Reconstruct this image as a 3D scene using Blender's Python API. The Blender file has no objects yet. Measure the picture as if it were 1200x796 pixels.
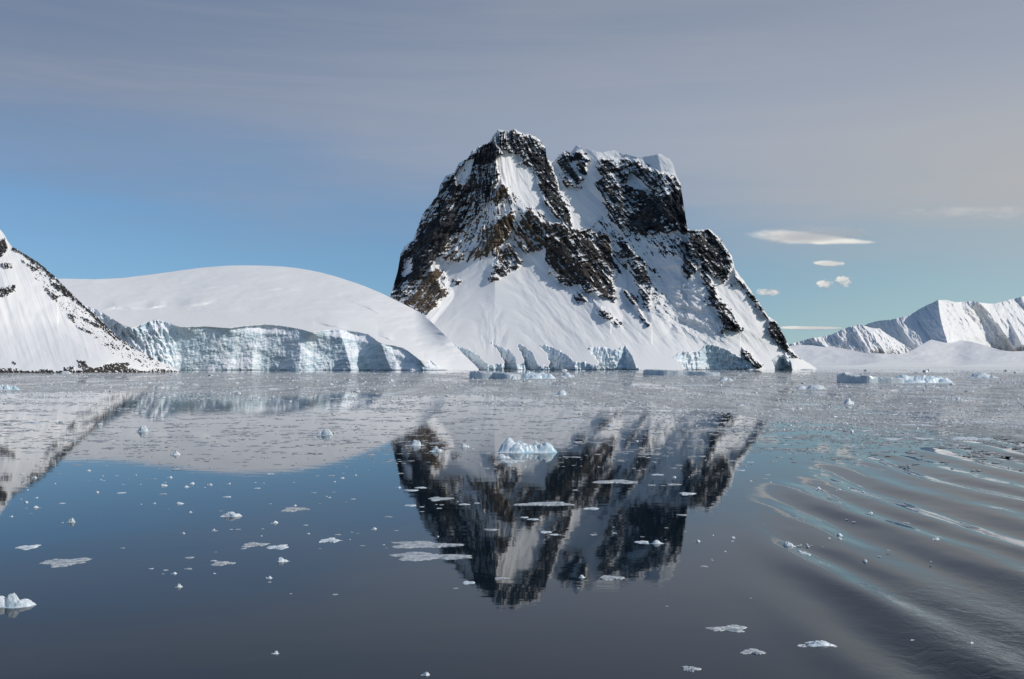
import bpy, math, random
import numpy as np

# ------------------------------------------------------------------ basics
F, CX, HY, CAMH = 1150.0, 600.0, 429.0, 10.0      # lens in 1200-wide photo pixels, horizon row, eye height
R = math.radians
sc = bpy.context.scene
col = sc.collection
random.seed(5)

def world_pt(px, py, Y):
    """a sighting line (photo pixel) at forward distance Y -> metres"""
    return (px - CX) / F * Y, Y, CAMH + (HY - py) / F * Y

def tag(o, label=None, cat=None, group=None, kind=None):
    if label: o['label'] = label
    if cat: o['category'] = cat
    if group: o['group'] = group
    if kind: o['kind'] = kind
    return o

# ------------------------------------------------------------------ noise
_rng = np.random.RandomState(11)
_perm = _rng.permutation(256)
_perm = np.concatenate([_perm, _perm, _perm])
_ga = _rng.rand(256) * 2 * np.pi
_gx, _gy = np.cos(_ga), np.sin(_ga)

def perlin(x, y, seed=0):
    x = np.asarray(x, float) + seed * 17.31; y = np.asarray(y, float) - seed * 9.77
    xi = np.floor(x).astype(int); yi = np.floor(y).astype(int)
    xf = x - xi; yf = y - yi
    xi &= 255; yi &= 255
    u = xf * xf * xf * (xf * (xf * 6 - 15) + 10); v = yf * yf * yf * (yf * (yf * 6 - 15) + 10)
    def g(ix, iy, dx, dy):
        h = _perm[_perm[ix & 255] + (iy & 255)]
        return _gx[h] * dx + _gy[h] * dy
    a = g(xi, yi, xf, yf); b = g(xi + 1, yi, xf - 1, yf)
    c = g(xi, yi + 1, xf, yf - 1); d = g(xi + 1, yi + 1, xf - 1, yf - 1)
    return ((a + (b - a) * u) + ((c + (d - c) * u) - (a + (b - a) * u)) * v) * 1.5

def fbm(x, y, o=4, seed=0, gain=.5):
    s = 0; a = 1.; f = 1.; n = 0
    for k in range(o):
        s = s + a * perlin(x * f, y * f, seed + k); n += a; a *= gain; f *= 2.03
    return s / n

def ridged(x, y, o=4, seed=0, gain=.5):
    s = 0; a = 1.; f = 1.; n = 0
    for k in range(o):
        s = s + a * (1 - 2 * np.abs(perlin(x * f, y * f, seed + k))); n += a; a *= gain; f *= 2.07
    return s / n

def sstep(a, b, x):
    t = np.clip((x - a) / (b - a), 0, 1)
    return t * t * (3 - 2 * t)

def lin(px, pts):
    p = np.array(pts, float)
    return np.interp(px, p[:, 0], p[:, 1])

def slin(px, pts, sig=8.):
    p = np.array(pts, float); g = np.arange(p[0, 0] - 60, p[-1, 0] + 60, .5)
    v = np.interp(g, p[:, 0], p[:, 1]); k = np.arange(-int(sig * 6), int(sig * 6) + 1) * .5
    kr = np.exp(-k * k / (2 * sig * sig)); kr /= kr.sum()
    pad = len(k) // 2
    vv = np.convolve(np.concatenate([np.full(pad, v[0]), v, np.full(pad, v[-1])]), kr, 'valid')
    return np.interp(px, g, vv)

_erf = np.vectorize(math.erf)
def uni(n):
    """noise spread evenly over 0..1"""
    z = (n - n.mean()) / n.std()
    g = np.linspace(-4, 4, 400); c = .5 + .5 * _erf(g / math.sqrt(2))
    return np.interp(z, g, c)

def seg_dist(x, y, pts, closed=False):
    """distance to a polyline and the side of it (>0 right of it, image axes)"""
    p = list(pts) + ([pts[0]] if closed else [])
    best = np.full(np.shape(x), 1e9); side = np.zeros(np.shape(x))
    for (x0, y0), (x1, y1) in zip(p[:-1], p[1:]):
        dx, dy = x1 - x0, y1 - y0
        t = np.clip(((x - x0) * dx + (y - y0) * dy) / (dx * dx + dy * dy + 1e-9), 0, 1)
        ex = x - x0 - t * dx; ey = y - y0 - t * dy
        d = np.hypot(ex, ey); m = d < best
        best = np.where(m, d, best); side = np.where(m, ex * abs(dy) + ey * 1e-3, side)
    return best, side

def inside(x, y, pts):
    c = np.zeros(np.shape(x), bool)
    n = len(pts)
    for i in range(n):
        x0, y0 = pts[i]; x1, y1 = pts[(i + 1) % n]
        if y0 == y1: continue
        m = ((y0 > y) != (y1 > y)) & (x < (x1 - x0) * (y - y0) / (y1 - y0) + x0)
        c ^= m
    return c

def poly_mask(x, y, pts, soft=2.0, wob=0):
    out = np.zeros(np.shape(x))
    q = np.array(pts); pad = soft * 3 + 4
    sel = (x > q[:, 0].min() - pad) & (x < q[:, 0].max() + pad) & (y > q[:, 1].min() - pad) & (y < q[:, 1].max() + pad)
    if not sel.any(): return out
    xs, ys = x[sel], y[sel]
    d, _ = seg_dist(xs, ys, pts, True)
    sd = np.where(inside(xs, ys, pts), d, -d)
    if np.ndim(wob): sd = sd + wob[sel]
    out[sel] = sstep(-soft, soft, sd)
    return out

def tent(x, y, pts, amp, wl, wr, p=1.0):
    d, s = seg_dist(x, y, pts)
    w = np.where(s > 0, wr, wl)
    return amp * np.clip(1 - d / w, 0, 1) ** p

ZO = {'A': (440, 140, 4.423), 'B': (640, 160, 3.619), 'C': (440, 290, 4.615), 'D': (660, 290, 4.0),
      'H': (0, 260, 3.98), 'G': (60, 300, 4.0), 'E': (860, 240, 3.529), 'P': (0, 0, 1)}
def Z(k, *pts):
    ox, oy, s = ZO[k]
    return [(ox + a / s, oy + b / s) for a, b in pts]

# ------------------------------------------------------------------ node helpers
def new_mat(name):
    m = bpy.data.materials.new(name); m.use_nodes = True
    nt = m.node_tree
    for n in list(nt.nodes): nt.nodes.remove(n)
    out = nt.nodes.new('ShaderNodeOutputMaterial')
    return m, nt, out
def nd(nt, typ, **kw):
    n = nt.nodes.new('ShaderNode' + typ)
    for k, v in kw.items():
        if k.startswith('i_'):
            key = k[2:].replace('_', ' ')
            n.inputs[int(key) if key.isdigit() else key].default_value = v
        else: setattr(n, k, v)
    return n
def ramp(nt, fac, stops, interp='LINEAR'):
    n = nt.nodes.new('ShaderNodeValToRGB'); n.color_ramp.interpolation = interp
    e = n.color_ramp.elements
    while len(e) < len(stops): e.new(.5)
    for s, (p, c) in zip(e, stops):
        s.position = p; s.color = (*c, 1) if len(c) == 3 else c
    nt.links.new(fac, n.inputs[0]); return n.outputs[0]
def math_(nt, op, a, b=None, c=None, clamp=False):
    n = nt.nodes.new('ShaderNodeMath'); n.operation = op; n.use_clamp = clamp
    for i, v in enumerate((a, b, c)):
        if v is None: continue
        if isinstance(v, (int, float)): n.inputs[i].default_value = v
        else: nt.links.new(v, n.inputs[i])
    return n.outputs[0]
def mixc(nt, fac, a, b, blend='MIX'):
    n = nt.nodes.new('ShaderNodeMix'); n.data_type = 'RGBA'; n.blend_type = blend
    for i, v in ((0, fac), (6, a), (7, b)):
        if isinstance(v, (int, float)): n.inputs[i].default_value = v
        elif isinstance(v, tuple): n.inputs[i].default_value = (*v, 1) if len(v) == 3 else v
        else: nt.links.new(v, n.inputs[i])
    return n.outputs[2]
def maprange(nt, v, a, b, c=0., d=1., smooth=True):
    n = nt.nodes.new('ShaderNodeMapRange'); n.interpolation_type = 'SMOOTHSTEP' if smooth else 'LINEAR'
    nt.links.new(v, n.inputs[0])
    for i, x in enumerate((a, b, c, d)): n.inputs[i + 1].default_value = x
    return n.outputs[0]
def noise_n(nt, vec, scale, detail=4, rough=.55, dist=0):
    n = nt.nodes.new('ShaderNodeTexNoise')
    n.inputs['Scale'].default_value = scale; n.inputs['Detail'].default_value = detail
    n.inputs['Roughness'].default_value = rough; n.inputs['Distortion'].default_value = dist
    if vec is not None: nt.links.new(vec, n.inputs['Vector'])
    return n.outputs['Fac']
def mapping(nt, vec, scale=(1, 1, 1), rot=(0, 0, 0)):
    n = nt.nodes.new('ShaderNodeMapping'); n.inputs['Scale'].default_value = scale; n.inputs['Rotation'].default_value = rot
    nt.links.new(vec, n.inputs['Vector']); return n.outputs[0]

# ------------------------------------------------------------------ materials
def mat_mountain(name, snow=(.82, .805, .79), fine=.35):
    m, nt, out = new_mat(name)
    tc = nd(nt, 'TexCoord').outputs['Object']
    rock = nd(nt, 'Attribute', attribute_name='rock').outputs['Fac']
    brown = nd(nt, 'Attribute', attribute_name='brown').outputs['Fac']
    n1 = noise_n(nt, tc, .09, 5, .6)
    n2 = noise_n(nt, tc, .022, 5, .6)
    n4 = noise_n(nt, tc, .21, 3, .6)
    r = math_(nt, 'ADD', rock, math_(nt, 'MULTIPLY', math_(nt, 'SUBTRACT', n1, .5), fine * 2.2))
    r = math_(nt, 'ADD', r, math_(nt, 'MULTIPLY', math_(nt, 'SUBTRACT', n4, .5), fine * 3.2))
    r = math_(nt, 'MULTIPLY', r, maprange(nt, rock, .0, .06))
    rm = maprange(nt, r, .42, .58)
    dark = ramp(nt, n2, [(.3, (.013, .016, .022)), (.5, (.030, .031, .035)), (.7, (.075, .070, .066))])
    br = ramp(nt, n1, [(.3, (.055, .038, .029)), (.55, (.125, .090, .060)), (.75, (.19, .150, .102))])
    rc = mixc(nt, brown, dark, br)
    sn = mixc(nt, noise_n(nt, tc, .004, 4, .55), (snow[0] * .93, snow[1] * .93, snow[2] * .94), snow)
    c = mixc(nt, rm, sn, rc)
    b = nd(nt, 'Bsdf' + 'Principled') if False else nt.nodes.new('ShaderNodeBsdfPrincipled')
    nt.links.new(c, b.inputs['Base Color'])
    b.inputs['Roughness'].default_value = .8; b.inputs['Specular IOR Level'].default_value = .2
    bp = nt.nodes.new('ShaderNodeBump'); bp.inputs['Distance'].default_value = 6
    nt.links.new(math_(nt, 'ADD', math_(nt, 'MULTIPLY', rm, .25), .04), bp.inputs['Strength'])
    nt.links.new(n1, bp.inputs['Height']); nt.links.new(bp.outputs[0], b.inputs['Normal'])
    nt.links.new(b.outputs[0], out.inputs[0]); return m

def mat_cliff(name):
    m, nt, out = new_mat(name)
    tc = nd(nt, 'TexCoord').outputs['Object']
    n0 = noise_n(nt, mapping(nt, tc, (1, 1, .9)), .012, 5, .6, .6)
    n1 = noise_n(nt, mapping(nt, tc, (1, 1, .35)), .07, 5, .65, .4)
    n3 = noise_n(nt, mapping(nt, tc, (.3, .3, 1.6), (0, R(12), 0)), .035, 4, .6)
    ice = ramp(nt, n0, [(.25, (.47, .62, .69)), (.45, (.60, .71, .765)), (.62, (.74, .80, .83)), (.8, (.82, .85, .87))])
    ice = mixc(nt, maprange(nt, n3, .58, .72, 0, .45), ice, (.42, .44, .43))
    ice = mixc(nt, maprange(nt, n1, .6, .75, 0, .35), ice, (.84, .87, .89))
    nz = nt.nodes.new('ShaderNodeSeparateXYZ'); g = nt.nodes.new('ShaderNodeNewGeometry')
    nt.links.new(g.outputs['Normal'], nz.inputs[0])
    sn = maprange(nt, math_(nt, 'ADD', nz.outputs[2], math_(nt, 'MULTIPLY', math_(nt, 'SUBTRACT', n1, .5), .5)), .3, .5)
    c = mixc(nt, sn, ice, (.86, .86, .88))
    pz = nt.nodes.new('ShaderNodeSeparateXYZ'); nt.links.new(tc, pz.inputs[0])
    wet = maprange(nt, math_(nt, 'ADD', pz.outputs[2], math_(nt, 'MULTIPLY', n0, -7)), -2.9, -1.9, .8, 0)
    c = mixc(nt, wet, c, (.07, .085, .09))
    b = nt.nodes.new('ShaderNodeBsdfPrincipled')
    nt.links.new(c, b.inputs['Base Color']); b.inputs['Roughness'].default_value = .55
    b.inputs['Specular IOR Level'].default_value = .3
    bp = nt.nodes.new('ShaderNodeBump'); bp.inputs['Distance'].default_value = 5; bp.inputs['Strength'].default_value = .24
    nt.links.new(n1, bp.inputs['Height']); nt.links.new(bp.outputs[0], b.inputs['Normal'])
    nt.links.new(b.outputs[0], out.inputs[0]); return m

def mat_ice(name, lo, hi, deep, vary=0, scale=3., bump=.05):
    """floating ice: white crust, bluer where the noise opens it; 'tone' attribute greys wet brash"""
    m, nt, out = new_mat(name)
    tc = nd(nt, 'TexCoord').outputs['Object']
    n = noise_n(nt, tc, scale, 5, .6)
    n2 = noise_n(nt, tc, scale * .35, 3, .5)
    c = mixc(nt, maprange(nt, n, .3, .65), lo, hi)
    c = mixc(nt, maprange(nt, n2, .5, .68, 0, .8), c, deep)
    if vary:
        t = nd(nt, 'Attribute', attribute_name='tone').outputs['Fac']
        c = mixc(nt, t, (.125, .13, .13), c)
    b = nt.nodes.new('ShaderNodeBsdfPrincipled')
    nt.links.new(c, b.inputs['Base Color']); b.inputs['Roughness'].default_value = .35
    b.inputs['Specular IOR Level'].default_value = .4
    if not vary:
        bp = nt.nodes.new('ShaderNodeBump'); bp.inputs['Distance'].default_value = bump; bp.inputs['Strength'].default_value = .6
        nt.links.new(n, bp.inputs['Height']); nt.links.new(bp.outputs[0], b.inputs['Normal'])
    nt.links.new(b.outputs[0], out.inputs[0]); return m

def mat_water():
    m, nt, out = new_mat('sea_water')
    tc = nd(nt, 'TexCoord').outputs['Object']
    chop = nd(nt, 'Attribute', attribute_name='chop').outputs['Fac']
    calm = noise_n(nt, mapping(nt, tc, (.55, 1, 1)), .55, 3, .5)
    ch = noise_n(nt, mapping(nt, tc, (1.0, .8, 1), (0, 0, R(25))), 1.5, 5, .6, .6)
    h = math_(nt, 'ADD', math_(nt, 'MULTIPLY', calm, .004), math_(nt, 'MULTIPLY', math_(nt, 'MULTIPLY', ch, chop), .10))
    bp = nt.nodes.new('ShaderNodeBump'); bp.inputs['Distance'].default_value = 1.; bp.inputs['Strength'].default_value = 1.
    nt.links.new(h, bp.inputs['Height'])
    b = nt.nodes.new('ShaderNodeBsdfPrincipled')
    b.inputs['Base Color'].default_value = (.006, .013, .020, 1)
    b.inputs['Roughness'].default_value = .026; b.inputs['IOR'].default_value = 1.36
    nt.links.new(bp.outputs[0], b.inputs['Normal'])
    sl = nd(nt, 'Attribute', attribute_name='slush').outputs['Fac']
    f1 = noise_n(nt, mapping(nt, tc, (.035, .007, 1)), 1., 5, .6)
    f2 = noise_n(nt, mapping(nt, tc, (.6, .09, 1)), 1., 4, .65)
    f3 = noise_n(nt, mapping(nt, tc, (.10, .009, 1)), 1., 4, .6)
    cov = maprange(nt, math_(nt, 'ADD', sl, math_(nt, 'ADD', math_(nt, 'MULTIPLY', math_(nt, 'SUBTRACT', f1, .5), 2.6), math_(nt, 'MULTIPLY', math_(nt, 'SUBTRACT', f2, .5), 1.2))), .62, .95)
    cov = math_(nt, 'MULTIPLY', math_(nt, 'MULTIPLY', cov, maprange(nt, sl, .0, .3)), .82)
    d = nt.nodes.new('ShaderNodeBsdfDiffuse'); mx = nt.nodes.new('ShaderNodeMixShader')
    nt.links.new(ramp(nt, math_(nt, 'ADD', math_(nt, 'MULTIPLY', f2, .35), math_(nt, 'MULTIPLY', f3, .65)), [(.3, (.27, .27, .265)), (.5, (.41, .405, .395)), (.66, (.72, .715, .70))]), d.inputs[0])
    nt.links.new(cov, mx.inputs[0]); nt.links.new(b.outputs[0], mx.inputs[1]); nt.links.new(d.outputs[0], mx.inputs[2])
    nt.links.new(mx.outputs[0], out.inputs[0]); return m

def mat_cloud(name, dens, dims, tail, puff):
    m, nt, out = new_mat(name)
    tc = nd(nt, 'TexCoord').outputs['Object']
    v = nt.nodes.new('ShaderNodeVolumePrincipled')
    v.inputs['Color'].default_value = (1., .995, .985, 1)
    v.inputs['Anisotropy'].default_value = .1
    u = mapping(nt, tc, (1 / dims[0], 1 / dims[1], 1 / dims[2]))
    nz = noise_n(nt, mapping(nt, u, (1.6, 1., .9)), 1.7, 4, .6)
    sp = nt.nodes.new('ShaderNodeSeparateXYZ'); nt.links.new(u, sp.inputs[0])
    x, y, z = sp.outputs
    # flat base, domed top, thinning toward +x by the tail amount
    hgt = math_(nt, 'MULTIPLY_ADD', math_(nt, 'MULTIPLY_ADD', x, .5, .5), -tail, 1.05)
    zt = math_(nt, 'DIVIDE', z, math_(nt, 'MAXIMUM', hgt, .12))
    zt = math_(nt, 'ADD', zt, .45); zt = math_(nt, 'MULTIPLY', zt, math_(nt, 'MULTIPLY_ADD', math_(nt, 'LESS_THAN', zt, 0.), 1.2, .72))
    r2 = math_(nt, 'ADD', math_(nt, 'ADD', math_(nt, 'POWER', math_(nt, 'ABSOLUTE', x), 2.), math_(nt, 'MULTIPLY', y, y)), math_(nt, 'MULTIPLY', zt, zt))
    f = math_(nt, 'ADD', math_(nt, 'SUBTRACT', 1., r2), math_(nt, 'MULTIPLY', math_(nt, 'SUBTRACT', nz, .62), puff * 5))
    f = maprange(nt, f, 0., .9)
    nt.links.new(math_(nt, 'MULTIPLY', f, dens), v.inputs['Density'])
    nt.links.new(v.outputs[0], out.inputs['Volume']); return m

M_MTN = mat_mountain('alpine_rock_and_snow')
M_HEAD = mat_mountain('headland_rock_and_snow', fine=.3)
M_FAR = mat_mountain('distant_snow')
M_SNOW = mat_mountain('glacier_snow')
M_CLIFF = mat_cliff('glacier_ice')
M_ICE = mat_ice('floe_ice', (.50, .57, .60), (.80, .81, .82), (.42, .52, .57))
M_BLUE = mat_ice('blue_ice', (.60, .71, .76), (.80, .84, .86), (.42, .62, .70), scale=1.2)
M_GREY = mat_ice('grey_slab_ice', (.44, .48, .51), (.60, .63, .65), (.38, .45, .50), scale=.12, bump=.4)
M_SLUSH = mat_ice('slush_ice', (.26, .29, .30), (.62, .63, .63), (.18, .21, .23), scale=5.)
M_BRASH = mat_ice('brash_ice', (.66, .66, .65), (.84, .835, .83), (.62, .68, .71), vary=1, scale=.4)

# ------------------------------------------------------------------ mesh from grids
def mesh_from(name, V, Fq, mat, attrs=None, parent=None, smooth=True):
    V = np.ascontiguousarray(V, np.float32); Fq = np.asarray(Fq, np.int32)
    me = bpy.data.meshes.new(name)
    me.vertices.add(len(V)); me.vertices.foreach_set('co', V.ravel())
    n, k = Fq.shape
    me.loops.add(n * k); me.loops.foreach_set('vertex_index', Fq.ravel())
    me.polygons.add(n); me.polygons.foreach_set('loop_start', np.arange(0, n * k, k, dtype=np.int32))
    me.update(calc_edges=True)
    me.polygons.foreach_set('use_smooth', np.full(n, smooth))
    for a, v in (attrs or {}).items():
        at = me.attributes.new(a, 'FLOAT', 'POINT'); at.data.foreach_set('value', np.ascontiguousarray(v, np.float32).ravel())
    me.materials.append(mat)
    o = bpy.data.objects.new(name, me); col.objects.link(o)
    if parent: o.parent = parent
    return o

def grid_faces(nr, nc):
    i = np.arange(nr * nc).reshape(nr, nc)
    return np.stack([i[:-1, :-1], i[:-1, 1:], i[1:, 1:], i[1:, :-1]], -1).reshape(-1, 4)

def compact(V, Fs, attrs):
    u, inv = np.unique(Fs.ravel(), return_inverse=True)
    return V[u], inv.reshape(Fs.shape), {k: v.ravel()[u] for k, v in attrs.items()}

def relief(name, px, sky, base, nr, depth, attrs_fn, mat, back, cliffs=None, cliff_mask=None, warp=1.0):
    """terrain seen from the sea: rows climb from the shore to the skyline, then fall away behind it"""
    t = np.linspace(0, 1, nr)[:, None] ** warp
    PX = np.broadcast_to(px, (nr, len(px))).copy()
    PY = base + (sky - base) * t
    D = depth(PX, PY, t)
    at = attrs_fn(PX, PY, D)
    X, Y, Zz = world_pt(PX, PY, D)
    # below the water line
    X0, Y0 = X[:1], Y[:1]
    rows = [np.stack([X0, Y0, np.full_like(X0, -12.)], -1), np.stack([X, Y, Zz], -1)]
    nb = 8
    for k in range(1, nb + 1):
        f = k / nb
        zb = Zz[-1:] * (1 - f ** 1.4) - 12 * f
        rows.append(np.stack([X[-1:] * (1 + f * back / Y[-1:]) , Y[-1:] + back * f + 0 * zb, zb], -1))
    V = np.concatenate(rows); NR, NC = V.shape[:2]
    for k in at:
        at[k] = np.concatenate([at[k][:1], at[k], np.repeat(at[k][-1:], nb, 0)])
    V = V.reshape(-1, 3); Fq = grid_faces(NR, NC)
    kids = []
    if cliff_mask is not None:
        cm = cliff_mask(PX, PY)              # 0 none, else 1-based cliff number
        cm = np.concatenate([cm[:1], cm, np.zeros((nb, NC), int)])
        fm = cm[:-1, :-1].ravel()
        main = Fq[fm == 0]
        for c in range(1, cliffs + 1):
            f = Fq[fm == c]
            if len(f): kids.append(compact(V, f, at))
    else: main = Fq
    v, f, a = compact(V, main, at)
    o = mesh_from(name, v, f, mat, a)
    for v, f, a in kids:
        mesh_from('ice_cliff', v, f, M_CLIFF, a, o)
    return o

# ------------------------------------------------------------------ the big mountain
MSKY = [(436, 434), (448, 380), (457, 348), (461.7, 333), (466, 318), (469.4, 298), (474, 289), (484, 282), (488.6, 269), (495.4, 251), (504.4, 239.5), (513.5, 228),
        (515.7, 217), (522.5, 206.7), (532.7, 202), (537, 192), (548.5, 185), (553, 177), (562, 171.7), (573.4, 167), (578, 159), (584.7, 151.8),
        (596, 153.6), (602.8, 151.3), (614, 157), (621, 157), (632, 163.7), (639, 172.8), (641, 185), (645.7, 189.7), (650, 188.6), (654.8, 180.7),
        (664, 176), (668, 179.6), (675, 170.5), (695, 176.6), (706, 179), (720, 176), (731, 180.7), (750.5, 185), (772.6, 180), (783.7, 186),
        (789, 193), (792, 204), (797.5, 215), (800, 232), (803, 251), (805.8, 267.8), (811, 270.5), (830.7, 267.8), (844.5, 280), (852.8, 294),
        (858, 301), (861, 314.7), (875, 334), (888.7, 353.4), (900, 371), (910, 377.5), (917.5, 390), (925, 406), (937.5, 420), (950, 427), (958, 433)]
M_CL = [  # upper edge of each ice front, then its lower edge back
 [[(531, 402.7), (548, 409.5), (561, 416), (571, 427), (573, 434)], [(563, 436), (555, 428), (543, 416)]],
 [[(574, 400.5), (587, 406), (598, 411), (604, 420), (606, 434)], [(590, 436), (592, 425), (583, 410)]],
 [[(606, 401.6), (616, 407), (624, 413), (629, 424), (630, 434)], [(617, 436), (613, 420)]],
 [[(631, 403.8), (648, 407), (665, 416), (674, 426), (676, 434)], [(641, 436), (645, 424), (639, 412)]],
 [[(690, 408.5), (697, 407), (710, 407.5), (722, 410), (732.5, 405), (741, 417), (746, 434)], [(698, 436), (702, 425), (694, 415)]],
 [[(789, 418.5), (800, 412.5), (820, 412), (827.5, 404), (840, 405), (855, 412), (868, 418), (878, 427), (880, 434)], [(804, 436), (798, 426)]],
 [[(562, 430), (585, 426), (600, 429), (622, 424), (640, 429.5), (660, 427), (682, 423.5), (700, 429), (725, 427), (748, 431), (749, 434)], [(748, 436), (562, 436)]],
 [[(905, 423), (912, 417), (920, 415), (926, 422), (928, 430), (929, 434)], [(908, 436)]]]
def m_cliff(PX, PY):
    """number of the ice front a point lies in (0 none) and the height of its upper edge"""
    jx = PX + 3.4 * fbm(PX / 6., PY / 6., 4, 91); jy = PY + 3.6 * fbm(PX / 5., PY / 7., 4, 92)
    idx = np.zeros(PX.shape, int); qc = np.zeros(PX.shape)
    sel = PY > 396
    for i, (up, lo) in enumerate(M_CL):
        ins = np.zeros(PX.shape, bool); ins[sel] = inside(jx[sel], jy[sel], up + lo)
        idx[ins & (idx == 0)] = i + 1; qc = np.where(ins, np.maximum(qc, 433.5 - lin(PX, up)), qc)
    return idx, np.maximum(qc, 0)

ROCKS = [  # zoom key, density, brown, outline
 ('A', .36, .6, (330,720),(430,600),(520,500),(600,420),(650,430),(720,420),(740,480),(760,650),(700,760),(600,700),(470,740)),
 ('A', .30, 0, (640,300),(690,340),(760,420),(860,480),(940,560),(840,620),(720,500),(650,420)),
 ('B', .34, 0, (150,380),(300,330),(420,420),(520,420),(600,500),(560,520),(430,500),(330,560),(290,640),(240,560)),
 ('D', .22, 0, (380,60),(420,60),(480,220),(520,330),(430,320),(400,200)),
 ('A', .80, 0, (115,796),(130,700),(195,630),(245,490),(285,440),(325,390),(335,340),(365,295),(410,280),(430,235),(480,205),(500,165),(540,140),(600,120),(640,130),(660,180),(640,200),(600,230),(560,240),(520,250),(500,310),(470,420),(470,500),(440,560),(400,600),(350,670),(290,720),(240,800),(160,900),(90,930)),
 ('A', .95, 0, (115,796),(130,700),(195,640),(240,540),(300,560),(380,480),(420,520),(440,560),(400,600),(350,670),(290,720),(200,796)),
 ('A', .95, 0, (510,200),(540,140),(600,120),(640,130),(660,180),(640,200),(600,230),(560,240),(520,250),(505,300),(470,420),(440,400),(480,300)),
 ('A', .70, 0, (520,250),(640,200),(640,300),(600,420),(520,500),(440,600),(400,600),(470,480),(480,350)),
 ('A', .93, 1, (655,330),(690,350),(692,390),(650,425),(618,425),(620,380)),
 ('A', .92, 1, (615,540),(700,470),(722,470),(720,570),(680,620),(640,660),(606,625)),
 ('A', .74, 1, (540,540),(610,540),(640,650),(580,700),(500,720),(470,690),(520,650)),
 ('A', .66, .6, (340,670),(420,590),(445,620),(430,700),(400,740),(330,720)),
 ('A', .66, 0, (600,110),(640,58),(720,60),(770,80),(800,78),(850,110),(880,145),(890,200),(840,180),(800,240),(760,230),(740,180),(690,170),(650,160)),
 ('A', .84, 0, (740,230),(800,240),(840,290),(850,350),(870,420),(920,480),(1000,560),(1030,560),(990,440),(960,370),(930,280),(900,210),(880,150),(820,170),(790,200)),
 ('A', .74, .6, (760,500),(800,450),(860,520),(960,540),(970,600),(900,660),(850,680),(780,690),(740,650),(720,580)),
 ('A', .74, .2, (640,700),(690,620),(740,700),(760,740),(700,796),(600,796)),
 ('A', .82, .3, (920,740),(980,640),(1050,590),(1110,680),(1130,796),(900,796)),
 ('A', .74, 0, (940,215),(980,170),(1010,190),(1010,230),(1080,310),(1060,350),(980,340),(960,280)),
 ('A', .9, 0, (1030,170),(1060,165),(1105,210),(1090,280),(1060,270),(1040,220)),
 ('B', .72, 0, (230,95),(290,92),(380,98),(470,145),(545,155),(575,210),(590,330),(604,400),(540,390),(470,410),(400,420),(350,380),(300,320),(240,200),(210,180)),
 ('B', .9, 0, (330,210),(380,215),(480,250),(575,230),(592,340),(604,400),(480,400),(400,415),(350,375),(330,300)),
 ('B', .6, 0, (210,190),(260,250),(320,330),(350,390),(300,400),(280,330),(240,260)),
 ('B', .56, 0, (150,390),(280,400),(300,440),(280,480),(270,410)),
 ('B', .74, 0, (300,440),(350,460),(415,520),(440,600),(435,720),(400,650),(370,610),(360,540),(310,520)),
 ('B', .82, .3, (0,370),(60,360),(130,390),(200,390),(270,410),(285,520),(280,590),(250,570),(220,560),(240,620),(290,700),(240,680),(200,650),(180,620),(120,620),(60,600),(20,540),(0,520)),
 ('B', .8, 0, (600,395),(690,388),(740,435),(790,510),(790,570),(750,620),(710,590),(650,530),(610,480)),
 ('B', .6, 0, (530,400),(600,440),(610,500),(560,460)),
 ('B', .68, 0, (570,470),(650,530),(700,610),(740,690),(780,740),(820,800),(750,800),(720,710),(670,690),(690,640),(640,570),(600,600),(585,560)),
 ('B', .66, 0, (790,600),(850,630),(900,700),(970,800),(940,780),(880,690),(840,650),(790,630)),
 ('D', .86, .15, (0,60),(100,60),(220,130),(240,250),(190,225),(160,230),(130,180),(100,170),(50,160),(0,175)),
 ('D', .6, 0, (50,200),(90,200),(100,250),(60,240)), ('D', .58, 0, (130,230),(200,290),(285,385),(230,350),(160,320)),
 ('D', .78, 0, (320,40),(380,90),(410,160),(405,300),(390,280),(375,200),(330,160)),
 ('D', .76, 0, (290,200),(340,240),(400,360),(350,310)),
 ('D', .76, 0, (690,180),(740,240),(800,320),(838,390),(790,385),(755,380),(740,300),(660,250)),
 ('D', .64, 0, (735,380),(755,380),(765,425),(750,420)),
 ('D', .9, 0, (960,335),(1000,350),(1040,420),(1060,470),(1010,460),(970,400)),
 ('D', .62, 0, (1050,460),(1110,520),(1080,515),(1045,480)), ('D', .6, 0, (1040,500),(1070,560),(1040,555)),
 ('D', .86, 0, (838,470),(880,500),(930,558),(900,556),(860,515)),
 ('D', .72, 0, (800,100),(850,180),(900,240),(960,330),(930,305),(860,205),(800,170)),
 ('C', .93, 1, (300,110),(345,120),(350,190),(385,240),(330,310),(280,350),(240,350),(150,290),(210,240),(250,170)),
 ('C', .62, .2, (85,268),(200,190),(280,120),(275,155),(215,230),(150,295),(130,292)),
 ('C', .93, 0, (150,10),(310,-10),(350,40),(270,110),(200,160),(120,230),(88,255),(110,120)),
 ('C', .62, 1, (380,30),(450,-5),(475,50),(400,80)), ('C', .66, 1, (490,30),(560,0),(620,20),(600,50),(540,40),(500,60)),
 ('C', .62, .2, (620,110),(680,60),(690,20),(740,0),(790,60),(780,110),(700,150),(660,180),(600,190)),
 ('C', .57, 0, (415,165),(470,180),(450,205)), ('C', .6, .3, (340,115),(395,140),(385,235),(350,190)),
 ('C', .80, .15, (940,110),(1000,20),(1100,10),(1205,130),(1205,250),(1130,240),(1100,200),(1020,200)),
 ('C', .6, 0, (1070,230),(1120,230),(1145,290),(1100,290)),
]
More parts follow.
